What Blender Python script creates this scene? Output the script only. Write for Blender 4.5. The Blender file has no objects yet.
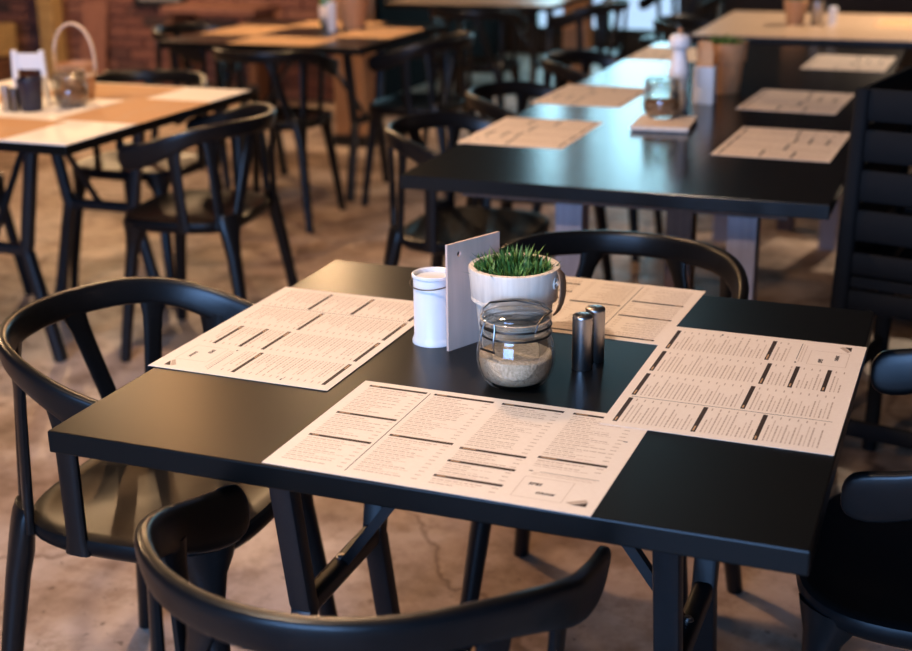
import bpy, math, random
from mathutils import Vector, Matrix

random.seed(7)
PI = math.pi
SC = bpy.context.scene
COL = SC.collection
H = 0.74                                   # table top height

# ------------------------------------------------------------------ camera
cam_d = bpy.data.cameras.new('camera')
cam = bpy.data.objects.new('camera', cam_d)
COL.objects.link(cam)
cam_d.sensor_width = 36.0
cam_d.lens = 1324.95 / 912 * 36.0
_r = Vector((0.9337, 0.3577, -0.0124)).normalized()
_f = Vector((-0.3426, 0.8831, -0.3206)).normalized()
_u = _r.cross(_f)
cam.matrix_world = Matrix(((_r.x, _u.x, -_f.x, 0.5924), (_r.y, _u.y, -_f.y, -1.7294),
                           (_r.z, _u.z, -_f.z, 0.6798 + H), (0, 0, 0, 1)))
cam_d.dof.use_dof = True
cam_d.dof.focus_distance = 1.85
cam_d.dof.aperture_fstop = 3.5
cam_d.clip_start = 0.05
SC.camera = cam

# ------------------------------------------------------------------ world, exposure
w = bpy.data.worlds.new('sky')
SC.world = w
w.use_nodes = True
w.node_tree.nodes['Background'].inputs[0].default_value = (0.55, 0.72, 1.0, 1)
w.node_tree.nodes['Background'].inputs[1].default_value = 1.0
SC.view_settings.view_transform = 'Standard'
SC.view_settings.look = 'None'
SC.view_settings.gamma = 1.0
SC.view_settings.use_curve_mapping = False
SC.view_settings.exposure = 0.40

# ------------------------------------------------------------------ daylight through the windows
def area(name, loc, rot, sx, sy, watts, col):
    l = bpy.data.lights.new(name, 'AREA')
    l.shape = 'RECTANGLE'; l.size = sx; l.size_y = sy
    l.energy = watts; l.color = col
    o = bpy.data.objects.new(name, l)
    o.location = loc; o.rotation_euler = rot
    COL.objects.link(o)
    return o
# big street window behind the camera (sky blue), glazed door in the far wall
area('daylight_front', (-0.3, -4.85, 1.6), (PI/2, 0, 0), 2.6, 1.9, 240, (0.24, 0.49, 1.0))
area('daylight_far', (-2.25, 9.25, 1.5), (-PI/2, 0, 0), 1.3, 2.7, 44, (0.50, 0.87, 1.0))
def lamp_light(name, loc, watts, col=(1.0, 0.62, 0.30), r=0.10):
    l = bpy.data.lights.new(name, 'POINT')
    l.energy = watts; l.color = col; l.shadow_soft_size = r
    o = bpy.data.objects.new(name, l); o.location = loc
    COL.objects.link(o); return o

# ------------------------------------------------------------------ materials
MATS = {}
def node_mat(name):
    m = bpy.data.materials.new(name); m.use_nodes = True
    MATS[name] = m
    nt = m.node_tree
    return m, nt, nt.nodes['Principled BSDF']
def noise(nt, scale, detail=4, rough=0.55, coord='Object', stretch=None):
    tc = nt.nodes.new('ShaderNodeTexCoord')
    n = nt.nodes.new('ShaderNodeTexNoise')
    n.inputs['Scale'].default_value = scale
    n.inputs['Detail'].default_value = detail
    n.inputs['Roughness'].default_value = rough
    if stretch:
        mp = nt.nodes.new('ShaderNodeMapping'); mp.inputs['Scale'].default_value = stretch
        nt.links.new(tc.outputs[coord], mp.inputs[0]); nt.links.new(mp.outputs[0], n.inputs['Vector'])
    else:
        nt.links.new(tc.outputs[coord], n.inputs['Vector'])
    return n
def ramp(nt, src, stops):
    r = nt.nodes.new('ShaderNodeValToRGB')
    while len(r.color_ramp.elements) < len(stops):
        r.color_ramp.elements.new(0.5)
    for e, (p, c) in zip(r.color_ramp.elements, stops):
        e.position = p; e.color = (*c, 1)
    nt.links.new(src, r.inputs[0])
    return r
def bump(nt, src, b, strength, dist=0.002):
    n = nt.nodes.new('ShaderNodeBump')
    n.inputs['Strength'].default_value = strength; n.inputs['Distance'].default_value = dist
    nt.links.new(src, n.inputs['Height']); nt.links.new(n.outputs[0], b.inputs['Normal'])
    return n
def simple(name, c0, c1=None, rough=0.5, metal=0.0, scale=20, stretch=None, bmp=0.0, spec=0.5, detail=4):
    m, nt, b = node_mat(name)
    c1 = c1 or tuple(x * 0.85 for x in c0)
    n = noise(nt, scale, detail, stretch=stretch)
    r = ramp(nt, n.outputs['Fac'], [(0.3, c1), (0.7, c0)])
    nt.links.new(r.outputs[0], b.inputs['Base Color'])
    b.inputs['Roughness'].default_value = rough
    b.inputs['Metallic'].default_value = metal
    b.inputs['Specular IOR Level'].default_value = spec
    if bmp: bump(nt, n.outputs['Fac'], b, bmp)
    return m
simple('black_paint', (0.006, 0.006, 0.0065), (0.0045, 0.0045, 0.005), 0.31, scale=60, bmp=0.02, spec=0.34)
simple('black_seat', (0.006, 0.006, 0.0065), (0.0045, 0.0045, 0.005), 0.36, scale=60, bmp=0.02, spec=0.15)
simple('matte_black', (0.006, 0.006, 0.0065), None, 0.75, scale=40, bmp=0.05, spec=0.15)
simple('black_steel', (0.011, 0.012, 0.014), (0.008, 0.009, 0.011), 0.42, scale=90, bmp=0.04)
simple('steel', (0.42, 0.40, 0.38), (0.36, 0.34, 0.33), 0.32, 1.0, scale=40, stretch=(1, 1, 0.05))
simple('dark_steel_cap', (0.16, 0.15, 0.15), None, 0.35, 1.0)
simple('wire', (0.20, 0.19, 0.18), None, 0.3, 1.0)
simple('black_top', (0.006, 0.0058, 0.0055), (0.0045, 0.0042, 0.004), 0.31, scale=900, bmp=0.03, spec=0.21)
simple('long_top', (0.010, 0.0095, 0.009), (0.008, 0.0075, 0.007), 0.21, scale=700, bmp=0.02, spec=0.45)
simple('white_top', (0.88, 0.87, 0.83), (0.85, 0.83, 0.79), 0.6, scale=8)
simple('pale_wood_top', (0.62, 0.46, 0.32), (0.50, 0.35, 0.23), 0.35, scale=9, stretch=(1, 8, 1))
simple('paper', (0.86, 0.755, 0.655), (0.83, 0.72, 0.615), 0.75, scale=160, spec=0.2)
simple('ink', (0.045, 0.028, 0.022), None, 0.6, scale=300, spec=0.2)
simple('ink_text', (0.59, 0.47, 0.38), (0.43, 0.325, 0.25), 0.7, scale=400, spec=0.2)
simple('ink_fine', (0.66, 0.53, 0.43), (0.58, 0.46, 0.37), 0.7, scale=400, spec=0.2)
simple('kraft', (0.60, 0.37, 0.205), (0.52, 0.31, 0.165), 0.75, scale=120, spec=0.2)
simple('limed_wood', (0.86, 0.74, 0.61), (0.70, 0.57, 0.45), 0.6, scale=14, stretch=(6, 6, 0.35), bmp=0.15)
simple('grey_board', (0.74, 0.54, 0.44), (0.64, 0.455, 0.365), 0.65, scale=12, stretch=(5, 5, 0.4), bmp=0.1)
simple('warm_wood', (0.55, 0.30, 0.15), (0.38, 0.19, 0.09), 0.55, scale=12, stretch=(6, 6, 0.4), bmp=0.15)
simple('yellow_wood', (0.42, 0.28, 0.11), (0.28, 0.17, 0.06), 0.6, scale=9, stretch=(0.5, 6, 6), bmp=0.15)
simple('leg_wood', (0.42, 0.36, 0.38), (0.33, 0.28, 0.29), 0.6, scale=11, stretch=(6, 6, 0.5), bmp=0.1)
simple('brown_wood', (0.16, 0.075, 0.04), (0.10, 0.045, 0.025), 0.55, scale=11, stretch=(6, 6, 0.5), bmp=0.1)
simple('white_enamel', (0.82, 0.83, 0.84), (0.79, 0.80, 0.82), 0.28, scale=6)
simple('leather', (0.28, 0.17, 0.10), (0.20, 0.115, 0.065), 0.6, scale=60, bmp=0.2)
simple('soil', (0.02, 0.013, 0.008), None, 0.95, scale=120, bmp=0.5)
simple('navy_cup', (0.012, 0.016, 0.035), None, 0.3)
simple('green_glass', (0.12, 0.20, 0.06), None, 0.12)
simple('sugar', (0.80, 0.60, 0.41), (0.50, 0.34, 0.21), 0.9, scale=260, bmp=0.6, detail=2)
simple('dark_sugar', (0.30, 0.16, 0.08), (0.18, 0.09, 0.045), 0.9, scale=220, bmp=0.6)
simple('plaster_dark', (0.06, 0.042, 0.032), (0.045, 0.03, 0.024), 0.85, scale=3, bmp=0.2)
simple('ceiling_paint', (0.05, 0.035, 0.027), None, 0.9, scale=3)
simple('charcoal_paint', (0.010, 0.009, 0.009), None, 0.95, scale=5, spec=0.05)
simple('mortar', (0.10, 0.062, 0.05), (0.07, 0.045, 0.036), 0.95, scale=30, bmp=0.4)
simple('grey_panel', (0.26, 0.25, 0.25), None, 0.5, scale=9)
simple('brass_bulb', (0.6, 0.5, 0.3), None, 0.4)
for i, c in enumerate([(0.21, 0.085, 0.06), (0.165, 0.065, 0.048), (0.25, 0.11, 0.075), (0.115, 0.05, 0.04), (0.05, 0.028, 0.026)]):
    simple('brick_%d' % i, c, tuple(x * 0.75 for x in c), 0.9, scale=26, bmp=0.35)

def blade_mat():
    m, nt, b = node_mat('grass')
    n = noise(nt, 90, 2)
    r = ramp(nt, n.outputs['Fac'], [(0.3, (0.012, 0.05, 0.010)), (0.5, (0.06, 0.17, 0.03)), (0.68, (0.24, 0.40, 0.10))])
    nt.links.new(r.outputs[0], b.inputs['Base Color']); b.inputs['Roughness'].default_value = 0.5
blade_mat()

def glass_mat(name, tint):
    m = bpy.data.materials.new(name); m.use_nodes = True; MATS[name] = m
    nt = m.node_tree
    for n in list(nt.nodes): nt.nodes.remove(n)
    out = nt.nodes.new('ShaderNodeOutputMaterial')
    tr = nt.nodes.new('ShaderNodeBsdfTransparent'); tr.inputs[0].default_value = (*tint, 1)
    gl = nt.nodes.new('ShaderNodeBsdfGlossy'); gl.inputs['Roughness'].default_value = 0.04
    lw = nt.nodes.new('ShaderNodeLayerWeight'); lw.inputs[0].default_value = 0.35
    nz = noise(nt, 7, 2)
    mul = nt.nodes.new('ShaderNodeMath'); mul.operation = 'MULTIPLY_ADD'
    mul.inputs[1].default_value = 0.45; mul.inputs[2].default_value = 0.02
    bp = nt.nodes.new('ShaderNodeBump'); bp.inputs['Strength'].default_value = 0.12
    nt.links.new(nz.outputs['Fac'], bp.inputs['Height']); nt.links.new(bp.outputs[0], gl.inputs['Normal'])
    mx = nt.nodes.new('ShaderNodeMixShader')
    nt.links.new(lw.outputs['Fresnel'], mul.inputs[0]); nt.links.new(mul.outputs[0], mx.inputs[0])
    nt.links.new(tr.outputs[0], mx.inputs[1]); nt.links.new(gl.outputs[0], mx.inputs[2])
    nt.links.new(mx.outputs[0], out.inputs[0])
glass_mat('glass', (0.975, 0.985, 0.975))
glass_mat('window_glass', (0.92, 0.97, 0.98))

def emit_mat(name, col, s):
    m, nt, b = node_mat(name)
    b.inputs['Emission Color'].default_value = (*col, 1); b.inputs['Emission Strength'].default_value = s
emit_mat('bulb', (1.0, 0.7, 0.4), 6)

def floor_mat():
    m, nt, b = node_mat('concrete')
    n1 = noise(nt, 1.3, 6, 0.62); n2 = noise(nt, 7, 8, 0.7); n3 = noise(nt, 38, 4, 0.6)
    r1 = ramp(nt, n1.outputs['Fac'], [(0.38, (0.20, 0.125, 0.075)), (0.49, (0.47, 0.34, 0.25)), (0.61, (0.68, 0.57, 0.49))])
    r2 = ramp(nt, n2.outputs['Fac'], [(0.33, (0.45, 0.36, 0.28)), (0.52, (0.95, 0.92, 0.9)), (0.72, (1.0, 1.0, 1.0))])
    mx = nt.nodes.new('ShaderNodeMix'); mx.data_type = 'RGBA'; mx.blend_type = 'MULTIPLY'; mx.inputs[0].default_value = 0.85
    nt.links.new(r1.outputs[0], mx.inputs[6]); nt.links.new(r2.outputs[0], mx.inputs[7])
    # dark spatters
    r3 = ramp(nt, n3.outputs['Fac'], [(0.27, (0.18, 0.13, 0.1)), (0.36, (1, 1, 1))])
    mx2 = nt.nodes.new('ShaderNodeMix'); mx2.data_type = 'RGBA'; mx2.blend_type = 'MULTIPLY'; mx2.inputs[0].default_value = 0.8
    nt.links.new(mx.outputs[2], mx2.inputs[6]); nt.links.new(r3.outputs[0], mx2.inputs[7])
    # cracks
    tc = nt.nodes.new('ShaderNodeTexCoord')
    nd = nt.nodes.new('ShaderNodeTexNoise'); nd.inputs['Scale'].default_value = 3.5; nd.inputs['Detail'].default_value = 5
    nt.links.new(tc.outputs['Object'], nd.inputs['Vector'])
    vm = nt.nodes.new('ShaderNodeVectorMath'); vm.operation = 'MULTIPLY_ADD'
    vm.inputs[1].default_value = (0.5, 0.5, 0.0)
    nt.links.new(nd.outputs['Color'], vm.inputs[0]); nt.links.new(tc.outputs['Object'], vm.inputs[2])
    vo = nt.nodes.new('ShaderNodeTexVoronoi'); vo.feature = 'DISTANCE_TO_EDGE'; vo.inputs['Scale'].default_value = 1.15
    nt.links.new(vm.outputs[0], vo.inputs['Vector'])
    rc = ramp(nt, vo.outputs['Distance'], [(0.0, (0.30, 0.23, 0.19)), (0.006, (0.55, 0.47, 0.42)), (0.016, (1, 1, 1))])
    mx3 = nt.nodes.new('ShaderNodeMix'); mx3.data_type = 'RGBA'; mx3.blend_type = 'MULTIPLY'; mx3.inputs[0].default_value = 0.75
    nt.links.new(mx2.outputs[2], mx3.inputs[6]); nt.links.new(rc.outputs[0], mx3.inputs[7])
    nt.links.new(mx3.outputs[2], b.inputs['Base Color'])
    rr = ramp(nt, n2.outputs['Fac'], [(0.3, (0.62,) * 3), (0.7, (0.42,) * 3)])
    nt.links.new(rr.outputs[0], b.inputs['Roughness'])
    bump(nt, n2.outputs['Fac'], b, 0.25, 0.004)
floor_mat()

def wall_brick_mat():
    m, nt, b = node_mat('brick_far')
    tc = nt.nodes.new('ShaderNodeTexCoord'); mp = nt.nodes.new('ShaderNodeMapping')
    mp.inputs['Rotation'].default_value = (PI/2, 0, 0)
    br = nt.nodes.new('ShaderNodeTexBrick'); br.inputs['Scale'].default_value = 4
    br.inputs['Color1'].default_value = (0.20, 0.08, 0.06, 1); br.inputs['Color2'].default_value = (0.12, 0.05, 0.04, 1)
    br.inputs['Mortar'].default_value = (0.09, 0.06, 0.05, 1)
    nt.links.new(tc.outputs['Object'], mp.inputs[0]); nt.links.new(mp.outputs[0], br.inputs['Vector'])
    nt.links.new(br.outputs[0], b.inputs['Base Color']); b.inputs['Roughness'].default_value = 0.9
wall_brick_mat()

# ------------------------------------------------------------------ mesh helpers
class MB:
    def __init__(s): s.v = []; s.f = []
    def add(s, vs, fs):
        o = len(s.v); s.v += [tuple(v) for v in vs]; s.f += [tuple(i + o for i in f) for f in fs]
    def box(s, x0, x1, y0, y1, z0, z1):
        s.add([(x0, y0, z0), (x1, y0, z0), (x1, y1, z0), (x0, y1, z0), (x0, y0, z1), (x1, y0, z1), (x1, y1, z1), (x0, y1, z1)],
              [(3, 2, 1, 0), (4, 5, 6, 7), (0, 1, 5, 4), (1, 2, 6, 5), (2, 3, 7, 6), (3, 0, 4, 7)])
    def bar(s, p, q, w, h, up=(0, 0, 1)):
        p = Vector(p); q = Vector(q); d = (q - p).normalized(); up = Vector(up)
        sd = d.cross(up)
        if sd.length < 1e-4: sd = d.cross(Vector((0, 1, 0)))
        sd.normalize(); u = sd.cross(d)
        vs = []
        for c in (p, q):
            for a, b_ in ((-1, -1), (1, -1), (1, 1), (-1, 1)):
                vs.append(c + sd * a * w / 2 + u * b_ * h / 2)
        s.add(vs, [(3, 2, 1, 0), (4, 5, 6, 7), (0, 1, 5, 4), (1, 2, 6, 5), (2, 3, 7, 6), (3, 0, 4, 7)])
    def rings(s, rs, cap=True, closed=False):
        n = len(rs[0]); o = len(s.v)
        for r in rs: s.v += [tuple(p) for p in r]
        m = len(rs)
        for i in range(m if closed else m - 1):
            a = o + i * n; b = o + ((i + 1) % m) * n
            for j in range(n):
                k = (j + 1) % n
                s.f.append((a + j, a + k, b + k, b + j))
        if cap and not closed:
            s.f.append(tuple(o + j for j in reversed(range(n))))
            s.f.append(tuple(o + (m - 1) * n + j for j in range(n)))
    def sweep(s, pts, ab, side, n=12, pw=2.0, closed=False):
        """tube through pts; ab = (a along side dir, b across) per point; side = dir or list of dirs"""
        P = [Vector(p) for p in pts]; rs = []
        for i, p in enumerate(P):
            t = (P[min(i + 1, len(P) - 1)] - P[max(i - 1, 0)]) if not closed else (P[(i + 1) % len(P)] - P[i - 1])
            t.normalize()
            sd = Vector(side[i] if isinstance(side, list) else side)
            sd = (sd - t * sd.dot(t)).normalized(); u = t.cross(sd)
            a, b_ = ab[i] if isinstance(ab, list) else ab
            r = []
            for j in range(n):
                g = 2 * PI * (j + 0.5) / n; c, q = math.cos(g), math.sin(g)
                c = math.copysign(abs(c) ** (2 / pw), c); q = math.copysign(abs(q) ** (2 / pw), q)
                r.append(p + sd * a * c + u * b_ * q)
            rs.append(r)
        s.rings(rs, closed=closed)
    def lathe(s, prof, n=32, cx=0, cy=0, cap=True):
        rs = [[(cx + r * math.cos(2 * PI * j / n), cy + r * math.sin(2 * PI * j / n), z) for j in range(n)] for r, z in prof]
        s.rings(rs, cap=cap)
    def build(s, name, mat, parent=None, smooth=False, bevel=0.0):
        me = bpy.data.meshes.new(name); me.from_pydata(s.v, [], s.f); me.update()
        me.materials.append(MATS[mat])
        if smooth:
            for p in me.polygons: p.use_smooth = True
            me.set_sharp_from_angle(angle=math.radians(42))
        o = bpy.data.objects.new(name, me); COL.objects.link(o)
        if parent is not None: o.parent = parent
        if bevel:
            md = o.modifiers.new('bevel', 'BEVEL'); md.width = bevel; md.segments = 2; md.limit_method = 'ANGLE'
        return o
def tag(o, label, cat, group=None):
    o['label'] = label; o['category'] = cat
    if group: o['group'] = group
    return o
def thing(name, label, cat, loc=(0, 0, 0), rz=0.0, group=None):
    o = bpy.data.objects.new(name, None); COL.objects.link(o)
    o.empty_display_size = 0.1
    o.location = loc; o.rotation_euler = (0, 0, rz)
    return tag(o, label, cat, group)
def struct(o): o['kind'] = 'structure'; return o
def dup(root, loc, rz, label, group=None, scale=1.0):
    def cp(o, par):
        c = o.copy(); COL.objects.link(c); c.parent = par
        for ch in list(o.children):
            if not ch.get('_own'): cp(ch, c)
        return c
    r = cp(root, None)
    r.location = loc; r.rotation_euler = (0, 0, rz); r.scale = root.scale * scale
    r['label'] = label
    if group: r['group'] = group
    return r
D = math.radians

# ------------------------------------------------------------------ setting
def box_obj(name, mat, dims, parent=None):
    m = MB(); m.box(*dims); return m.build(name, mat, parent)
XL, XR, YF, YB, ZC = -6.6, 3.2, -4.7, 9.1, 3.1
struct(box_obj('floor', 'concrete', (XL, XR, YF, YB + .4, -0.1, 0)))
struct(box_obj('ceiling', 'ceiling_paint', (XL, XR, YF, YB, ZC, ZC + .1)))
struct(box_obj('wall_left', 'plaster_dark', (XL - .1, XL, YF, 6.3, 0, ZC)))
struct(box_obj('wall_right', 'plaster_dark', (XR, XR + .1, YF, YB, 0, ZC)))
m = MB()                                   # street side wall with a wide window opening
m.box(XL, -1.7, YF - .1, YF, 0, ZC); m.box(1.1, XR, YF - .1, YF, 0, ZC)
m.box(-1.7, 1.1, YF - .1, YF, 0, 0.6); m.box(-1.7, 1.1, YF - .1, YF, 2.6, ZC)
struct(m.build('wall_front', 'plaster_dark'))
# far wall with a glazed double door
m = MB()
WX0, WX1, WZ0, WZ1 = -2.9, -1.6, 0.16, 2.85
m.box(-3.1, WX0, YB, YB + .1, 0, ZC); m.box(WX1, XR, YB, YB + .1, 0, ZC)
m.box(WX0, WX1, YB, YB + .1, 0, WZ0); m.box(WX0, WX1, YB, YB + .1, WZ1, ZC)
struct(m.build('wall_far', 'plaster_dark'))
win = thing('window_1', '', '', (0, 0, 0)); del win['label']; del win['category']; struct(win)
m = MB()
for x in (WX0 + .03, (WX0 + WX1) / 2, WX1 - .03): m.box(x - .03, x + .03, YB + .02, YB + .08, WZ0, WZ1)
for z in (WZ0 + .03, 0.95, WZ1 - .03): m.box(WX0, WX1, YB + .025, YB + .075, z - .03, z + .03)
m.build('window_frame', 'black_steel', win)
for x0, x1 in ((WX0 + .06, -2.28), (-2.22, WX1 - .06)):
    for z0, z1 in ((WZ0 + .06, .92), (.98, WZ1 - .06)):
        box_obj('pane', 'window_glass', (x0, x1, YB + .046, YB + .052, z0, z1), win)
struct(box_obj('wall_return', 'charcoal_paint', (-3.2, -3.1, 6.3, YB, 0, ZC)))
wb = struct(box_obj('wall_back', 'brick_far', (XL, -3.1, 6.3, 6.45, 0, ZC)))
bm_ = []
for i in range(5):
    m = MB(); m.box(-.118, .118, -.012, .02, -.031, .031)
    o = m.build('brick', 'brick_%d' % i, wb, bevel=0.004); bm_.append(o); o['_own'] = 1
first = [True] * 5
for row in range(13):
    z = 0.04 + row * 0.075
    x = -6.45 + (0.125 if row % 2 else 0)
    while x < -3.25:
        k = random.choice([0, 0, 0, 1, 1, 2, 2, 3, 4])
        if first[k]: o = bm_[k]; first[k] = False
        else: o = bm_[k].copy(); COL.objects.link(o)
        o.location = (x, 6.292 + random.uniform(-.004, .004), z)
        x += 0.25

# ------------------------------------------------------------------ chair
def make_chair(name, label, loc, rz, group=None):
    t = thing(name, label, 'chair', loc, rz, group)
    # seat: rounded square, dished
    m = MB(); n = 48
    def se(a, b, g, pw=3.2):
        c, s = math.cos(g), math.sin(g)
        return (math.copysign(abs(c) ** (2 / pw), c) * a, math.copysign(abs(s) ** (2 / pw), s) * b)
    def seat_ring(k, z, dish=0):
        r = []
        for j in range(n):
            g = 2 * PI * j / n
            x, y = se(.228 * k, .200 * k, g)
            zz = z + dish * (0.006 * math.cos(2 * g) - .001) + (.006 * max(0, y / .218) * (-1 if dish else 0))
            r.append((x, y - .015, zz))
        return r
    m.rings([seat_ring(.80, .414), seat_ring(.93, .420), seat_ring(.985, .432), seat_ring(1.0, .445), seat_ring(.985, .454),
             seat_ring(.95, .457), seat_ring(.86, .4535, .3), seat_ring(.7, .447, .7), seat_ring(.5, .4425, .6), seat_ring(.3, .440, .3), seat_ring(.1, .439)])
    m.build('seat', 'black_seat', t, True)
    # rail: back and both arms in one bent band
    A, B, Y0 = .245, .238, -.02
    path = []
    ys = [.118, .1175, .115, .110, .102, .088, .07, .045, .012]
    for y in ys: path.append((-(A - .004 * (y + .02) / .12), y))
    for i in range(33):
        g = PI * i / 32; path.append((-A * math.cos(g), Y0 - B * math.sin(g)))
    for y in reversed(ys): path.append(((A - .004 * (y + .02) / .12), y))
    pts, ab, sides = [], [], []
    N = len(path)
    for i, (x, y) in enumerate(path):
        f = min(1, max(0, (y + .20) / .31)); f = f * f * (3 - 2 * f)       # 0 at back, 1 at arm tips
        top = .752 - .060 * f
        h = .048 + .030 * f ** 1.5
        e = min(i, N - 1 - i)
        k = (0.12, .34, .55, .74, .88, .97)[e] if e < 6 else 1.0
        th = (.0105 - .0005 * f) * (0.55 + .45 * k)
        cz = top - h / 2 - .004 * f
        a = Vector((x, y - Y0, 0))
        out = Vector((x / A, (y - Y0) / B if y < Y0 else 0, 0)).normalized()
        pts.append((x, y, cz)); ab.append((h / 2 * k, th)); sides.append(Vector((0, 0, 1)) + out * .16)
    m = MB(); m.sweep(pts, ab, sides, 20, 3.6)
    m.build('arm_rail', 'black_paint', t, True)
    def rail_pt(g, dz=0.0):
        x, y = -(A - .005) * math.cos(g), Y0 - (B - .005) * math.sin(g)
        f = min(1, max(0, (y + .20) / .31)); f = f * f * (3 - 2 * f)
        return Vector((x, y, .752 - .060 * f - .048 - .030 * f ** 1.5 + dz))
    def slat(p0, p1, w0, wd0, wd1):
        m = MB(); q = []; ab = []; sd = []
        for i in range(9):
            u = i / 8
            p = Vector(p0).lerp(Vector(p1), u)
            wv = w0 + .003 * u + .016 * max(0, (u - .8) / .2) ** 2 + .010 * max(0, (.15 - u) / .15) ** 2
            q.append(p); ab.append((wv / 2, .0085 - .0015 * u)); sd.append(Vector(wd0).lerp(Vector(wd1), u))
        m.sweep(q, ab, sd, 12, 3.0)
        m.build('slat', 'black_paint', t, True)
    for s in (-1, 1):
        corner = Vector((s * .182, -.188, .452))
        # arm slat stands on the seat side
        g = D(8)
        pt = rail_pt(g, .012); pt.x = s * abs(pt.x)
        slat((s * .222, -.062, .428), pt, .034, (0, 1, 0), (0, 1, 0))
        for ang, off in ((34, (s * .012, .018)), (70, (-s * .022, -.014))):
            g = D(ang); pt = rail_pt(g, .012); pt.x = s * abs(pt.x)
            slat((corner.x + off[0], corner.y + off[1], .44), pt, .030, (s * .70, .70, 0), (s * A * math.sin(g), B * math.cos(g), 0))
        # rear leg grows out of the two slats
        m = MB()
        m.sweep([(s * .180, -.186, .478), (s * .181, -.188, .462), (s * .184, -.191, .435), (s * .188, -.195, .400), (s * .194, -.203, .355), (s * .206, -.218, .25), (s * .225, -.240, .09), (s * .235, -.252, 0)],
                [(.030, .012), (.034, .016), (.034, .019), (.028, .021), (.0225, .020), (.020, .0185), (.0175, .0165), (.0165, .0155)], (s * .7, .7, 0), 14, 2.3)
        m.build('leg', 'black_paint', t, True)
        m = MB()
        m.sweep([(s * .160, .122, .436), (s * .163, .125, .415), (s * .168, .130, .390), (s * .174, .136, .350), (s * .186, .148, .25), (s * .204, .166, .09), (s * .213, .175, 0)],
                [(.052, .040), (.044, .034), (.031, .025), (.0225, .020), (.020, .0185), (.0175, .0165), (.0165, .0155)], (s * .7, -.7, 0), 14, 2.3)
        m.build('leg', 'black_paint', t, True)
    return t

CH = make_chair('armchair', 'black armchair tucked under the left side of the menu-covered black table', (-.577, .002, 0), -PI/2 + D(3), 'black bent-rail armchairs')
def chair(x, y, face, label):
    return dup(CH, (x, y, 0), D(face), label, 'black bent-rail armchairs')
# face 0 looks to +y, 90 to -x, 180 to -y, -90 to +x
chair(.008, -.492, 0, 'black armchair seen from behind at the near edge of the menu-covered table')
chair(.010, .505, 180, 'black armchair facing the potted grass across the menu-covered table')
chair(.61, .155, 90, 'dark armchair in shadow at the right side of the menu-covered table')
chair(-.70, 1.80, -90, 'black armchair at the long table beside its first menu from the square table')
chair(-.70, 2.46, -90, 'black armchair at the long table beside its second menu from the square table')
chair(-.72, 3.35, -90, 'black armchair at the long table beside the menu by its far end')
chair(.51, 1.98, 90, 'black armchair on the shadowed side of the long table, next to the square table')
chair(.51, 2.62, 90, 'black armchair on the shadowed side of the long table, in the middle')
chair(.50, 3.40, 90, 'black armchair on the shadowed side of the long table, by its far end')
chair(-1.635, 1.76, 98, 'black armchair with its back to the aisle at the white-topped table')
chair(-2.20, 2.30, 180, 'black armchair across the white-topped table, before the brick wall')
chair(-2.70, 1.80, -90, 'black armchair at the end of the white-topped table away from the aisle')
chair(-2.20, 3.36, 4, 'black armchair with its back turned at the table before the brick wall')
chair(-2.86, 3.92, -90, 'black armchair between the menu table and the brick wall')
chair(-1.76, 3.86, 90, 'black armchair at the aisle side of the menu table by the brick wall')
chair(-1.95, 5.22, 0, 'black armchair at the near side of the narrow strip of the far pale table')
chair(-1.50, 5.70, 90, 'black armchair with daylight on its seat beside the far pale table')
chair(-0.62, 4.85, -90, 'black armchair at the end of the pale wooden table beyond the long table')
chair(-1.12, 6.6, 150, 'black armchair standing before the glazed door')

# tall slatted child's chair by the shadowed corner of the long table
def high_chair():
    t = thing('high_chair', 'tall black slatted high chair by the shadowed corner of the long table', 'high chair', (.606, 1.354, 0), D(-12))
    top, bot, ht = .185, .205, .985
    def post(sx, sy, z): k = bot + (top - bot) * z / ht; return Vector((sx * k, sy * k, z))
    for sx in (-1, 1):
        for sy in (-1, 1):
            m = MB(); m.sweep([post(sx, sy, 0), post(sx, sy, .5), post(sx, sy, ht)], [(.017, .017), (.020, .020), (.017, .017)], (1, 0, 0), 12, 3.5)
            m.build('leg', 'matte_black', t, True)
    def rung(p, q, h, th, nm):
        m = MB(); m.sweep([p, p.lerp(q, .5), q], (h / 2, th / 2), (0, 0, 1), 10, 4); m.build(nm, 'matte_black', t, True)
    for sx in (-1, 1):
        for z, h in ((.952, .07), (.865, .07), (.778, .07), (.690, .07), (.605, .05), (.30, .04)): rung(post(sx, -1, z), post(sx, 1, z), h, .02, 'side_slat')
    for z, h in ((.952, .07), (.865, .07), (.778, .07), (.690, .07), (.605, .05), (.22, .04)): rung(post(1, -1, z), post(-1, -1, z), h, .02, 'back_slat')
    rung(post(-1, 1, .22), post(1, 1, .22), .04, .02, 'foot_rest')
    m = MB(); k = .200; m.box(-k, k, -k, k, .55, .575); m.build('seat', 'matte_black', t, bevel=.004)
    for sy in (-1, 1): rung(post(-1, sy, .52), post(1, sy, .52), .05, .022, 'apron')
high_chair()

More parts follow.
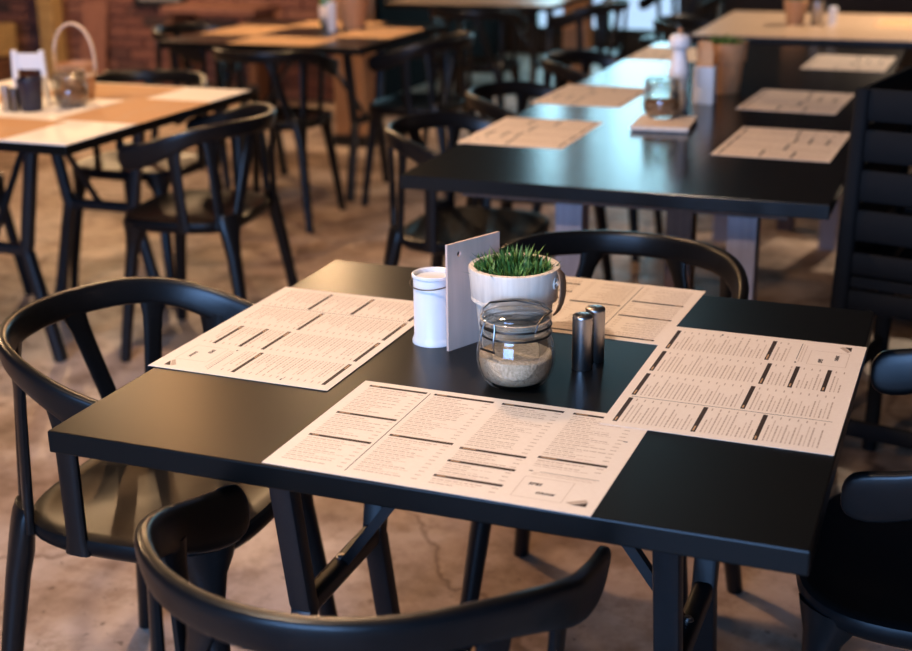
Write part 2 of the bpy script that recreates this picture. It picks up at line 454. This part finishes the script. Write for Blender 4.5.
# ------------------------------------------------------------------ hourglass steel table base
def table(name, label, cx, cy, wx, wy, top_mat, base_rz=0.0, base=True, thick=.031, group=None):
    t = thing(name, label, 'table', (cx, cy, 0), 0, group)
    m = MB(); m.box(-wx/2, wx/2, -wy/2, wy/2, H - thick, H)
    if top_mat in ('white_top', 'pale_wood_top'):
        m = MB(); m.box(-wx/2, wx/2, -wy/2, wy/2, H - .003, H)
        m.build('table_top', top_mat, t)
        m = MB(); m.box(-wx/2, wx/2, -wy/2, wy/2, H - thick, H - .003)
        m.build('table_core', 'black_top', t, bevel=.0012)
    else:
        m.build('table_top', top_mat, t, bevel=.0024)
    if not base: return t
    Z = H - thick
    R = Matrix.Rotation(base_rz, 3, 'Z')
    def q(x, y, z): return R @ Vector((x, y, z))
    def add(name, fn, mat='black_steel', par=t, **k):
        m = MB(); fn(m); return m.build(name, mat, par, **k)
    for sx in (-1, 1):
        for sy in (-1, 1):
            P = [q(sx * .285, sy * .195, Z - .022), q(sx * .285, sy * .135, .365), q(sx * .285, sy * .130, .352), q(sx * .285, sy * .135, .339), q(sx * .285, sy * .215, 0)]
            add('leg', lambda m: m.sweep(P, (.019, .017), R @ Vector((1, 0, 0)), 12, 5.0), smooth=True)
        b = add('stretcher', lambda m: m.sweep([q(sx * .285, -.13, .352), q(sx * .285, .13, .352)], (.016, .018), R @ Vector((1, 0, 0)), 12, 3.5), smooth=True)
        def bolt(m):
            c = q(sx * .285, 0, .3695)
            for r0, z0, z1 in ((.009, 0, .002), (.0055, .002, .006)):
                m.lathe([(r0, c.z + z0), (r0, c.z + z1)], 10, c.x, c.y)
        add('bolt', bolt, 'steel', b)
        add('brace', lambda m: m.bar(q(sx * .280, 0, .360), q(sx * .03, 0, Z - .008), .016, .016))
        add('top_rail', lambda m: m.bar(q(sx * .285, -.30, Z - .011), q(sx * .285, .30, Z - .011), .034, .022))
    add('centre_plate', lambda m: m.bar(q(-.10, 0, Z - .003), q(.10, 0, Z - .003), .10, .006))
    return t
TW, TD = .9756, .863
table('square_table', 'black square cafe table laid with four printed menus and potted grass', 0, 0, TW, TD, 'black_top')
table('square_table', 'white-topped black-edged cafe table with kraft menus and raised bucket handle', -2.185, 1.745, .98, 1.02, 'white_top', PI/2)
table('square_table', 'black cafe table with kraft menus before the brick wall', -2.32, 3.92, 1.0, 1.0, 'black_top')
table('square_table', 'pale-topped table showing only its near strip beyond the other tables', -2.1, 5.93, 1.0, 1.0, 'pale_wood_top')
table('pale_wooden_table', 'pale wood-topped table beyond the end of the long black table', 0.08, 4.83, 1.34, 1.14, 'pale_wood_top', PI/2)

# long table on splayed timber trestles
lt = thing('long_table', 'long black communal table on splayed timber legs with menus down both sides', 'table', (-.165, 2.56, 0))
m = MB(); m.box(-.505, .505, -1.40, 1.40, H - .034, H); m.build('table_top', 'long_top', lt, bevel=.002)
for yy in (-1.22, 1.0):
    for x, dy, mt in ((-.122, 0, 'leg_wood'), (.298, 0, 'leg_wood'), (.10, .25, 'brown_wood')):  # pale front legs; the set-back leg's shade is put into browner wood
        m = MB(); m.box(x - .034, x + .034, yy + dy - .034, yy + dy + .034, 0, H - .078); m.build('leg', mt, lt, bevel=.002)
    m = MB(); m.box(-.40, .40, yy - .03, yy + .03, H - .078, H - .034); m.build('top_rail', 'brown_wood', lt)
    m = MB(); m.box(-.40, .40, yy + .22, yy + .28, H - .078, H - .034); m.build('top_rail', 'brown_wood', lt)

# ------------------------------------------------------------------ printed menus
ML, MS, MT = .42, .297, .0005
COLS = (14, 113, 213, 314); CWID = 88
BARS = [(0, 16), (1, 16), (2, 16), (3, 16), (0, 119), (0, 198), (1, 165), (2, 172), (2, 212), (2, 257), (3, 164)]
def mm(x, y): return (x / 1000 - ML / 2, MS / 2 - y / 1000)
def quad(mb, x, y, w_, h_, z=MT + .00012):
    x0, y0 = mm(x, y + h_); x1, y1 = mm(x + w_, y)
    mb.add([(x0, y0, z), (x1, y0, z), (x1, y1, z), (x0, y1, z)], [(0, 1, 2, 3)])
def text_curve(body, size, mat, parent, x, y, name):
    cu = bpy.data.curves.new(name, 'FONT'); cu.body = body; cu.size = size; cu.shear = 0.2; cu.offset = .00035; cu.space_character = 1.1
    tmp = bpy.data.objects.new(name, cu); COL.objects.link(tmp)
    bpy.context.view_layer.update()
    me = bpy.data.meshes.new_from_object(tmp.evaluated_get(bpy.context.evaluated_depsgraph_get()))
    bpy.data.objects.remove(tmp)
    me.materials.clear(); me.materials.append(MATS[mat])
    o = bpy.data.objects.new(name, me); COL.objects.link(o); o.parent = parent
    o.location = (*mm(x, y), MT + .0002)
    return o
def make_menu(label, loc, rz):
    t = thing('menu_sheet', label, 'menu', loc, rz, 'printed menu sheets')
    m = MB(); m.box(-ML/2, ML/2, -MS/2, MS/2, 0, MT); m.build('sheet', 'paper', t)
    for c, y in BARS:
        m = MB(); quad(m, COLS[c], y - 3, CWID, 6.2); m.build('heading_bar', 'ink', t)
    m = MB()
    quad(m, 106.4, 15, 1.2, 268); quad(m, 400, 82, 6, 2.4); quad(m, 316, 204, 5, 2.6)
    quad(m, 330, 204.6, 74, .9)
    m.build('ruled_lines', 'ink', t)['kind'] = 'stuff'
    # small names printed in the bars
    m = MB(); rnd = random.Random(3)
    for c, y in BARS: quad(m, COLS[c] + 4, y - 1.2, rnd.uniform(9, 20), 2.2, MT + .00025)
    m.build('heading_words', 'kraft', t)['kind'] = 'stuff'
    # lines of small print, one strip per word
    m = MB(); mf = MB(); rnd = random.Random(11)
    for c in range(4):
        ys = sorted(y for cc, y in BARS if cc == c) + [286]
        if c == 3: ys[-1] = 200
        for k in range(len(ys) - 1):
            y = ys[k] + 8.5; i = 0
            while y < ys[k + 1] - 8:
                x = COLS[c] + 2; end = COLS[c] + rnd.choice((34, 44, 52, 60, 66))
                bold = i % 2 == 0
                while x < end:
                    wl = rnd.uniform(4, 11)
                    quad(m if bold else mf, x, y, wl, 2.0 if bold else 1.5); x += wl + 1.5
                if bold: quad(m, COLS[c] + 78, y, 8, 1.8)
                y += 5.6; i += 1
    for y in (208, 212.5): 
        x = 322
        while x < 398: 
            wl = rnd.uniform(4, 9); quad(mf, x, y, wl, 1.4); x += wl + 1.6
    for x, y, w_, h_ in ((317, 221, 62, .9), (317, 276, 62, .9), (317, 221, .9, 56), (378.2, 221, .9, 56)): quad(mf, x, y, w_, h_)
    m.build('dish_names', 'ink_text', t)['kind'] = 'stuff'; mf.build('small_print', 'ink_fine', t)['kind'] = 'stuff'
    text_curve('SPEI', .0085, 'ink', t, 327, 242, 'logo_words')
    text_curve('DRINK', .0070, 'ink', t, 343, 263, 'logo_words')
    m = MB()
    def poly(pts, z=MT + .00015): m.add([(*mm(*p), z) for p in pts], [tuple(range(len(pts)))])
    poly([(408, 277), (390, 277), (408, 266)])
    m.build('corner_mark', 'ink', t)
    m = MB(); poly([(383, 273), (403, 259), (408, 265), (389, 276)], MT + .00013); m.build('corner_mark', 'ink_text', t)
    return t
MENU = make_menu('printed menu sheet along the near edge of the black square table, before the glass jar', (.0397, -.2804, H), -.0147)
def menu(x, y, rz, label, z=H): return dup(MENU, (x, y, z), rz, label)
menu(.339, .036, PI/2 - .0126, 'printed menu sheet beside the two steel shakers, overlapping its neighbour', H + .0009)
menu(-.3466, .0278, -PI/2 - .0155, 'printed menu sheet beside the white enamel bucket on the black square table', H + .0009)
menu(-.0089, .3124, PI - .0433, 'printed menu sheet behind the potted grass on the black square table', H)
for x, y, r, lb in ((-.535, 1.79, -90, 'menu sheet at the square-table end of the long table, jar side'),
                    (-.545, 2.47, -91, 'menu sheet level with the white pepper mill, window side of the long table'),
                    (-.52, 3.58, -90, 'menu sheet by the far end of the long table, window side'),
                    (.150, 1.83, 88, 'menu sheet at the square-table end of the long table, shadowed side'),
                    (.095, 2.54, 87, 'menu sheet level with the white pepper mill, shadowed side of the long table'),
                    (.165, 3.50, 88, 'menu sheet by the far end of the long table, shadowed side')):
    menu(x, y, D(r), lb)
# plain kraft menus (print too small to read)
def kraft_sheet(x, y, rz, label, z=H):
    t = thing('kraft_menu', label, 'menu', (x, y, z), rz, 'kraft menus')
    m = MB(); m.box(-ML/2, ML/2, -MS/2, MS/2, 0, MT); m.build('sheet', 'kraft', t)
    for c, yy in BARS:
        m = MB(); quad(m, COLS[c], yy - 3, CWID, 5); m.build('heading_bar', 'ink_text', t)
    return t
KM = kraft_sheet(-2.13, 1.40, 0, 'kraft menu along the near edge of the white-topped table')
def km(x, y, rz, lb, z=H): dup(KM, (x, y, z), rz, lb)
km(-1.835, 1.78, PI/2, 'kraft menu along the aisle edge of the white-topped table')
km(-2.50, 1.70, -PI/2, 'kraft menu at the end of the white-topped table away from the aisle')
km(-2.15, 2.09, PI, 'kraft menu along the far edge of the white-topped table')
km(-2.27, 3.58, 0, 'kraft menu along the near edge of the black table before the brick wall')
km(-1.99, 3.98, PI/2, 'kraft menu along the aisle edge of the black table before the brick wall', H + .0009)
km(-2.64, 3.92, -PI/2, 'kraft menu on the brick-wall side of the black table', H + .0009)
km(-2.34, 4.26, PI, 'kraft menu along the far edge of the black table before the brick wall')
km(.30, 4.98, PI/2, 'kraft menu lying on the pale wooden table')

# ------------------------------------------------------------------ things on the black square table
# white enamel bucket
def enamel_bucket(loc, rz, label):
    t = thing('enamel_bucket', label, 'bucket', loc, rz)
    m = MB()
    m.lathe([(.0335, 0), (.0335, .004), (.0318, .008), (.0305, .012), (.0305, .104), (.0325, .1055), (.0325, .109), (.0308, .110),
             (.0285, .109), (.0285, .098), (.0285, .02), (.001, .018)], 36)
    m.build('body', 'white_enamel', t, True)
    m = MB(); m.lathe([(.0280, .1005), (.0275, .1035), (.001, .1045)], 30); m.build('lid', 'white_enamel', t, True)
    for s in (-1, 1):
        m = MB(); pts = [(s * (.0315 + .007 * math.sin(g)), .0, .098 + .008 * -math.cos(g)) for g in [PI * i / 8 for i in range(9)]]
        m.sweep(pts, (.0016, .0016), (0, 1, 0), 6); m.build('ear', 'wire', t, True)
    m = MB(); pts = [(-.037 * math.cos(g), -.034 * math.sin(g), .098 - .007 * math.sin(g)) for g in [PI * i / 20 for i in range(21)]]
    m.sweep(pts, (.001, .001), (0, 0, 1), 6); m.build('bail', 'wire', t, True)
    return t
enamel_bucket((-.140, .064, H), D(-20), 'white enamel bucket standing beside the upright wooden board')
# upright board with a hole
def upright_board():
    t = thing('upright_board', 'thin pale wooden board standing upright between white bucket and potted grass', 'board', (-.1025, .0260, H), 0)
    dx, dy = .0470, .100
    L = math.hypot(dx, dy); ux, uy = dx / L, dy / L; nx, ny = -uy, ux
    m = MB(); th = .0022; hh = .166; n = 20; hs, hz, hr = .024, .148, .0042
    # outline with a round hole: ring of quads between hole and rectangle border
    def P(s, z, k): return (ux * s + nx * th * k, uy * s + ny * th * k, z)
    rect = []
    for i in range(n):
        g = 2 * PI * i / n; c, q = math.cos(g), math.sin(g)
        f = min(((L - hs) / c) if c > 1e-6 else 9, (-hs / c) if c < -1e-6 else 9, ((hh - hz) / q) if q > 1e-6 else 9, (-hz / q) if q < -1e-6 else 9)
        rect.append([hs + c * f, hz + q * f])
    for cs, cz in ((0, 0), (L, 0), (0, hh), (L, hh)):
        b = min(rect, key=lambda r: (r[0] - cs) ** 2 + (r[1] - cz) ** 2); b[0], b[1] = cs, cz
    vs = []
    for k in (1, -1):
        vs += [P(hs + hr * math.cos(2 * PI * i / n), hz + hr * math.sin(2 * PI * i / n), k) for i in range(n)]
        vs += [P(r[0], r[1], k) for r in rect]
    fs = []
    for i in range(n):
        j = (i + 1) % n
        fs += [(i, n + i, n + j, j), (2 * n + i, 2 * n + j, 3 * n + j, 3 * n + i), (n + i, 3 * n + i, 3 * n + j, n + j), (i, j, 2 * n + j, 2 * n + i)]
    m.add(vs, fs); m.build('board', 'grey_board', t)
upright_board()

# wooden pot with grass
def wooden_pot(loc, rz, label, mat='limed_wood', blades=520, handle=True, sc=1.0):
    t = thing('wooden_grass_pot', label, 'potted plant', loc, rz)
    t.scale = (sc, sc, sc * 1.05)
    m = MB()
    m.lathe([(.050, 0), (.0512, .002), (.0605, .088), (.0615, .092), (.0660, .0925), (.0672, .094), (.0712, .1345), (.0705, .1375), (.0690, .138),
             (.0625, .138), (.0615, .136), (.0600, .122), (.001, .122)], 56)
    m.build('pot', mat, t, True)
    for zc, rr in ((.0905, .0640),):
        m = MB(); m.lathe([(rr, zc - .0035), (rr + .0035, zc - .002), (rr + .0035, zc + .002), (rr, zc + .0035)], 56, cap=False); m.build('hoop', mat, t, True)
    m = MB(); m.lathe([(.060, .1221), (.03, .1245), (.001, .125)], 24); m.build('soil', 'soil', t, True)
    m = MB(); rnd = random.Random(5)
    for i in range(blades):
        r = .058 * math.sqrt(rnd.random()); a = rnd.uniform(0, 2 * PI)
        x, y = r * math.cos(a), r * math.sin(a)
        h = rnd.uniform(.016, .044) * (1 - .45 * (r / .058) ** 2); tl = rnd.uniform(.0, .026); d = rnd.uniform(0, 2 * PI)
        ox, oy = tl * math.cos(d) + x * .12, tl * math.sin(d) + y * .12
        wv = rnd.uniform(.0010, .0019); wx, wy = wv * math.cos(d + PI/2), wv * math.sin(d + PI/2)
        z = .123
        m.add([(x - wx, y - wy, z), (x + wx, y + wy, z), (x + ox * .45 + wx * 1.2, y + oy * .45 + wy * 1.2, z + h * .6),
               (x + ox * .45 - wx * 1.2, y + oy * .45 - wy * 1.2, z + h * .6), (x + ox, y + oy, z + h)], [(0, 1, 2, 3), (3, 2, 4)])
    g = m.build('grass', 'grass', t); g['kind'] = 'stuff'
    if handle:
        m = MB(); m.sweep([(.0705, .0, .118), (.0745, 0, .122), (.0775, 0, .118)], (.0075, .0015), (0, 1, 0), 8)
        m.sweep([(.069, .006 * math.cos(g_), .119 + .008 * math.sin(g_)) for g_ in [2 * PI * i / 14 for i in range(14)]], (.0025, .0022), (1, 0, 0), 8, closed=True)
        m.build('ear', mat, t, True)
        m = MB()
        m.sweep([(.0735, .004, .137), (.0785, .003, .132), (.0815, .002, .120), (.0825, 0, .105), (.0805, -.002, .090), (.0755, -.003, .078), (.070, -.004, .072)],
                [(.006, .0018), (.009, .002), (.0105, .002), (.0105, .002), (.010, .002), (.009, .0018), (.006, .0015)], (0, 1, 0), 10, 3)
        m.build('strap_handle', 'leather', t, True)
    return t
POT = wooden_pot((-.0045, .050, H), D(-8), 'pale limed-wood pot of green grass in the middle of the black square table', sc=.955)

# clip-top jar
def clip_jar(loc, rz, label, fill='sugar', sc=1.0):
    t = thing('clip_top_jar', label, 'jar', loc, rz); t.scale = (sc, sc, sc * 1.2)
    m = MB()
    outer = [(.034, 0), (.041, .002), (.049, .010), (.0535, .020), (.0555, .030), (.0553, .040), (.0535, .050), (.0500, .058), (.0478, .062), (.0478, .066),
             (.0500, .0675), (.0502, .0705), (.0482, .0722), (.0480, .076), (.0497, .0775), (.0497, .0815)]
    inner = [(r - .0035, z) for r, z in reversed(outer[2:])]
    m.lathe(outer + inner + [(.040, .006), (.001, .0055)], 48)
    m.build('glass_body', 'glass', t, True)
    m = MB()
    prof = [(.001, .0058), (.039, .0063), (.0450, .0105), (.0495, .020), (.0515, .030), (.0513, .037)]
    m.lathe(prof + [(.045, .0395), (.03, .0380), (.015, .0405), (.001, .0395)], 40)
    m.build('filling', fill, t, True)
    m = MB(); m.lathe([(.0505, .0820), (.0508, .0860), (.0490, .0905), (.0450, .0925), (.0430, .0915), (.0400, .0895), (.001, .0890), (.001, .0868), (.0440, .0845), (.0465, .0820)], 48)
    m.build('glass_lid', 'glass', t, True)
    m = MB(); m.lathe([(.0488, .0812), (.0502, .0820), (.0488, .0828)], 40, cap=False); m.build('rubber_ring', 'sugar', t, True)
    m = MB()
    for z in (.0640, .0742):
        m.sweep([(.0498 * math.cos(2 * PI * i / 40), .0498 * math.sin(2 * PI * i / 40), z) for i in range(40)], (.0014, .0014), (0, 0, 1), 6, closed=True)
    m.build('neck_wire', 'wire', t, True)
    m = MB()    # bail over the lid and front clasp (clasp towards -y)
    m.sweep([(-.0500, -.014, .074), (-.0525, -.012, .084), (-.0505, .0, .090), (-.035, .036, .088), (0, .0515, .086), (.035, .036, .088), (.0505, 0, .090), (.0525, -.012, .084), (.0500, -.014, .074)],
            (.0012, .0012), (0, 0, 1), 6)
    for s in (-1, 1):
        m.sweep([(s * .011, -.0545, .050), (s * .012, -.0575, .058), (s * .012, -.0565, .068), (s * .011, -.0535, .078), (s * .009, -.0520, .084)], (.0013, .0013), (1, 0, 0), 6)
    m.sweep([(-.013, -.0570, .052), (.013, -.0570, .052)], (.0014, .0014), (0, 0, 1), 6)
    m.sweep([(-.012, -.0530, .0775), (.012, -.0530, .0775)], (.0013, .0013), (0, 0, 1), 6)
    m.build('clasp', 'wire', t, True)
    return t
JAR = clip_jar((.036, -.064, H), D(-25), 'glass clip-top jar half full of brown sugar before the grass pot')

def shaker(loc, label, h=.082, r=.0145, mat='steel', name='steel_shaker', grp='steel shakers'):
    t = thing(name, label, 'shaker', loc, 0, grp)
    m = MB(); m.lathe([(r * .97, 0), (r, .001), (r, h - .006)], 28); m.build('body', mat, t, True)
    m = MB(); m.lathe([(r, h - .006), (r * 1.01, h - .005), (r * 1.01, h - .0015), (r * .93, h), (r * .5, h + .0012), (.0005, h + .0016)], 28)
    m.build('cap', mat, t, True)
    m = MB()
    for i in range(5):
        a = 2 * PI * i / 5; x, y = r * .45 * math.cos(a), r * .45 * math.sin(a)
        m.lathe([(.0009, h + .0008), (.0009, h + .0018)], 6, x, y)
    m.build('pour_hole', 'black_paint', t)
    return t
shaker((.1085, .0215, H), 'brushed steel shaker standing in front of its twin')
shaker((.1170, .0600, H), 'brushed steel shaker standing behind its twin')

# ------------------------------------------------------------------ things on the long table
blk = thing('wooden_coaster', 'small square wooden board under the sugar jar on the long table', 'board', (-.205, 1.985, H), D(4))
m = MB(); m.box(-.082, .082, -.10, .10, .004, .016); m.build('board', 'limed_wood', blk, bevel=.002)
m = MB(); m.box(-.078, .078, -.096, .096, 0, .004); m.build('foot_pad', 'black_paint', blk)
clip_jar((-.228, 2.045, H + .0162), D(-30), 'glass clip-top jar on a small wooden board on the long table', 'dark_sugar')
t = thing('pepper_mill', 'tall white turned pepper mill on the long table', 'pepper mill', (-.228, 2.27, H))
m = MB(); m.lathe([(.030, 0), (.031, .004), (.031, .030), (.027, .040), (.024, .060), (.025, .085), (.031, .105), (.032, .118), (.028, .135), (.022, .160), (.020, .178), (.0225, .184)], 28); m.build('body', 'white_enamel', t, True)
m = MB(); m.lathe([(.0225, .185), (.030, .190), (.033, .202), (.032, .216), (.024, .226), (.008, .229)], 28); m.build('head', 'white_enamel', t, True)
m = MB(); m.lathe([(.004, .229), (.007, .232), (.0085, .238), (.006, .244), (.001, .246)], 14); m.build('knob', 'warm_wood', t, True)
shaker((-.215, 2.165, H), 'slim steel shaker at the foot of the white pepper mill', .072, .0135)
t = thing('card_holder', 'white card holder with tan cards beside the pepper mill on the long table', 'holder', (-.175, 2.42, H), D(-5))
m = MB(); m.box(-.032, .032, -.022, .022, 0, .006); m.box(-.032, .032, -.022, -.018, .006, .115); m.box(-.032, .032, .018, .022, .006, .115)
m.box(-.032, -.028, -.018, .018, .006, .115); m.box(.028, .032, -.018, .018, .006, .115); m.build('box', 'white_enamel', t)
for k in range(3):
    m = MB(); m.box(-.027, .025 - .006 * k, -.012 + .009 * k, -.009 + .009 * k, .007, .165 + .012 * k); m.build('card', 'kraft', t)
wooden_pot((-.165, 2.66, H), D(160), 'brown wooden pot of grass on the long table behind the card holder', 'warm_wood', 260, True, 1.12)

# ------------------------------------------------------------------ things on the white-topped table
t = thing('card_stand', 'white two-post card stand on the white-topped table behind the dark cup', 'stand', (-2.215, 1.77, H), D(12))
for s in (-1, 1):
    m = MB(); m.bar((s * .052, 0, 0), (s * .046, 0, .175), .016, .016, (0, 1, 0)); m.build('post', 'white_enamel', t, bevel=.002)
m = MB(); m.box(-.046, .046, -.004, .004, .115, .165); m.build('panel', 'white_enamel', t)
m = MB(); m.box(-.06, .06, -.03, .03, 0, .008); m.build('base', 'white_enamel', t)
t = thing('dark_cup', 'dark navy cup beside the steel shaker on the white-topped table', 'cup', (-2.15, 1.68, H))
m = MB(); m.lathe([(.030, 0), (.033, .004), (.040, .100), (.0385, .101), (.0365, .098), (.030, .008), (.001, .007)], 28); m.build('body', 'navy_cup', t, True)
m = MB(); m.lathe([(.0402, .094), (.0412, .097), (.0405, .101)], 28, cap=False); m.build('rim', 'navy_cup', t, True)
shaker((-2.225, 1.655, H), 'bright steel shaker beside the dark navy cup', .078, .016)
shaker((-2.193, 1.655, H), 'brown-toned steel shaker squeezed between bright shaker and dark cup', .072, .014, 'dark_steel_cap')
clip_jar((-2.080, 1.79, H), D(-40), 'glass clip-top jar with brown filling on the white-topped table', 'dark_sugar')
t = thing('handled_bucket', 'pinkish wooden bucket with its hoop handle raised on the white-topped table', 'bucket', (-2.15, 1.92, H), D(15))
m = MB(); m.lathe([(.050, 0), (.0512, .002), (.064, .115), (.066, .118), (.0615, .119), (.060, .115), (.048, .012), (.001, .010)], 40); m.build('body', 'warm_wood', t, True)
m = MB(); m.lathe([(.0605, .075), (.0635, .077), (.065, .088), (.0625, .090)], 40, cap=False); m.build('hoop', 'limed_wood', t, True)
m = MB(); m.sweep([(-.066 * math.cos(g) * (1 + .22 * math.sin(g)), 0, .095 + .150 * math.sin(g)) for g in [PI * i / 20 for i in range(21)]], (.010, .0035), (0, 1, 0), 10, 3); m.build('handle', 'limed_wood', t, True)

# ------------------------------------------------------------------ things on the table by the brick wall and the pale table
wooden_pot((-2.17, 4.10, H), D(30), 'orange-brown wooden pot on the black table before the brick wall', 'warm_wood', 200, True, 1.05)
shaker((-2.225, 3.98, H), 'white shaker beside the orange-brown pot before the brick wall', .135, .021, 'white_enamel', 'white_shaker')
shaker((-2.285, 4.03, H), 'small steel shaker next to the white shaker before the brick wall', .06, .016)
t = thing('green_bottle', 'green glass bottle behind the white shaker before the brick wall', 'bottle', (-2.345, 4.16, H))
m = MB(); m.lathe([(.030, 0), (.032, .004), (.032, .13), (.026, .155), (.013, .18), (.012, .23), (.014, .232), (.014, .242), (.011, .243)], 24); m.build('body', 'green_glass', t, True)
m = MB(); m.lathe([(.0325, .04), (.0327, .041), (.0327, .10), (.0325, .101)], 24, cap=False); m.build('label_band', 'paper', t, True)
wooden_pot((-.205, 4.80, H), D(40), 'brown wooden pot on the pale wooden table', 'warm_wood', 200, False, .8)
shaker((-.105, 4.80, H), 'wide steel shaker beside the brown pot on the pale wooden table', .11, .030)
shaker((-.035, 4.82, H), 'slim pale shaker at the end of the row on the pale wooden table', .085, .02, 'white_enamel', 'white_shaker')

# ------------------------------------------------------------------ before the brick wall and beyond
def crate(x, y, z, rz, label, mat='yellow_wood'):
    t = thing('wooden_crate', label, 'crate', (x, y, z), rz, 'crates by the brick wall')
    for k in range(4):
        for s in (-1, 1):
            m = MB(); m.box(-.30, .30, s * .19 - .009, s * .19 + .009, .01 + k * .075, .075 + k * .075); m.build('slat', mat, t)
            m = MB(); m.box(s * .30 - .009, s * .30 + .009, -.18, .18, .01 + k * .075, .075 + k * .075); m.build('slat', mat, t)
    for sx in (-1, 1):
        for sy in (-1, 1):
            m = MB(); m.box(sx * .275 - .015, sx * .275 + .015, sy * .168 - .012, sy * .168 + .012, 0, .31); m.build('corner_post', mat, t)
    m = MB(); m.box(-.29, .29, -.18, .18, 0, .012); m.build('bottom', mat, t)
    return t
crate(-6.05, 5.9, 0, D(6), 'dark lower wooden crate of the stack in the wall corner', 'brown_wood').scale.z = .85
crate(-6.05, 5.88, .266, D(-3), 'yellow-brown wooden crate on top of the stack in the wall corner').scale.z = .72
t = thing('timber_post', 'rough yellow-brown timber post standing before the brick wall', 'post', (-5.42, 6.05, 0))
m = MB(); m.bar((0, 0, 0.02), (0, 0, ZC), .12, .12); m.build('post', 'yellow_wood', t, bevel=.004)
m = MB(); m.box(-.08, .08, -.08, .08, 0, .02); m.build('foot_plate', 'black_steel', t)
t = thing('leaning_plank', 'salmon-coloured plank leaning on the brick wall', 'plank', (-5.18, 6.12, 0))
m = MB(); m.bar((0, 0, 0.005), (0, .13, .62), .20, .022, (0, 1, 0)); m.build('plank', 'brick_2', t)
m = MB(); m.bar((0, -.006, .05), (0, .004, .10), .20, .012, (0, 1, 0)); m.build('batten', 'brick_1', t)
t = thing('framed_panel', 'grey panel in a dark frame hung low on the brick wall', 'panel', (-4.66, 6.26, .60))
m = MB(); m.box(-.17, .17, 0, .012, .03, .6); m.build('panel', 'grey_panel', t)
for x0, x1, z0, z1 in ((-.21, .21, 0, .04), (-.21, .21, .59, .63), (-.21, -.17, .04, .59), (.17, .21, .04, .59)):
    m = MB(); m.box(x0, x1, -.012, .014, z0, z1); m.build('frame', 'black_steel', t)
t = thing('orange_bench', 'low orange-brown wooden bench against the brick wall', 'bench', (-4.05, 6.02, 0))
m = MB(); m.box(-.35, .35, -.16, .16, .60, .64); m.build('top', 'brick_2', t, bevel=.003)
for s in (-1, 1):
    m = MB(); m.box(s * .30 - .03, s * .30 + .03, -.14, .14, 0, .60); m.build('leg', 'brown_wood', t)
t = thing('timber_pillar', 'square timber pillar on a dark shoe behind the menu table', 'pillar', (-2.60, 5.0, 0))
m = MB(); m.box(-.09, .09, -.09, .09, .06, ZC); m.build('shaft', 'warm_wood', t, bevel=.004)
m = MB(); m.box(-.10, .10, -.10, .10, 0, .06); m.build('shoe', 'black_steel', t)
t = thing('timber_pillar', 'square timber pillar beside the far pale table', 'pillar', (-1.82, 6.75, 0))
m = MB(); m.box(-.08, .08, -.08, .08, .06, ZC); m.build('shaft', 'warm_wood', t, bevel=.004)
m = MB(); m.box(-.09, .09, -.09, .09, 0, .06); m.build('shoe', 'black_steel', t)

# ------------------------------------------------------------------ pendant lamps (above the view, their light falls on the tables)
def pendant(x, y, z, watts, label, col=(1.0, 0.62, 0.32), r=.05, lz=.015):
    t = thing('pendant_lamp', label, 'lamp', (x, y, z), 0, 'pendant lamps')
    m = MB(); m.lathe([(.17, 0), (.165, .01), (.10, .13), (.035, .17), (.033, .17), (.095, .128), (.160, .01), (.168, 0)], 32, cap=False); m.build('shade', 'black_steel', t, True)
    m = MB(); m.lathe([(.035, .17), (.035, .20), (.006, .215), (.006, ZC - z)], 14); m.build('cord', 'black_steel', t, True)
    m = MB(); m.lathe([(.001, .095), (.014, .098), (.02, .108), (.018, .115), (.012, .12), (.012, .17)], 18); m.build('bulb', 'bulb', t, True)
    lamp_light('pendant_light', (x, y, z + lz), watts, col, r)
pendant(-.45, -.75, 2.0, 55, 'black pendant lamp above the near end of the square table', (1.0, .77, .58))
pendant(-2.0, 2.1, 1.85, 11, 'black pendant lamp above the aisle side of the white-topped table', (1.0, .50, .20))
pendant(-2.9, 1.35, 1.85, 42, 'added black pendant lamp brightening the far end of the white-topped table', (1.0, .62, .32))  # unseen extra lamp, added to brighten the white top without glare nearby
pendant(-2.3, 3.95, 1.85, 40, 'black pendant lamp above the table by the brick wall')
pendant(-.9, 1.0, 2.25, 58, 'added black pendant lamp lighting the long table from above the aisle', (1.0, .60, .34))  # unseen lamp added over the aisle to light the long table's menus
pendant(.45, 5.1, 1.7, 75, 'black pendant lamp above the pale wooden table', (1.0, .74, .52), .015, .075)
pendant(-4.6, 5.2, 2.1, 120, 'black pendant lamp before the brick wall')
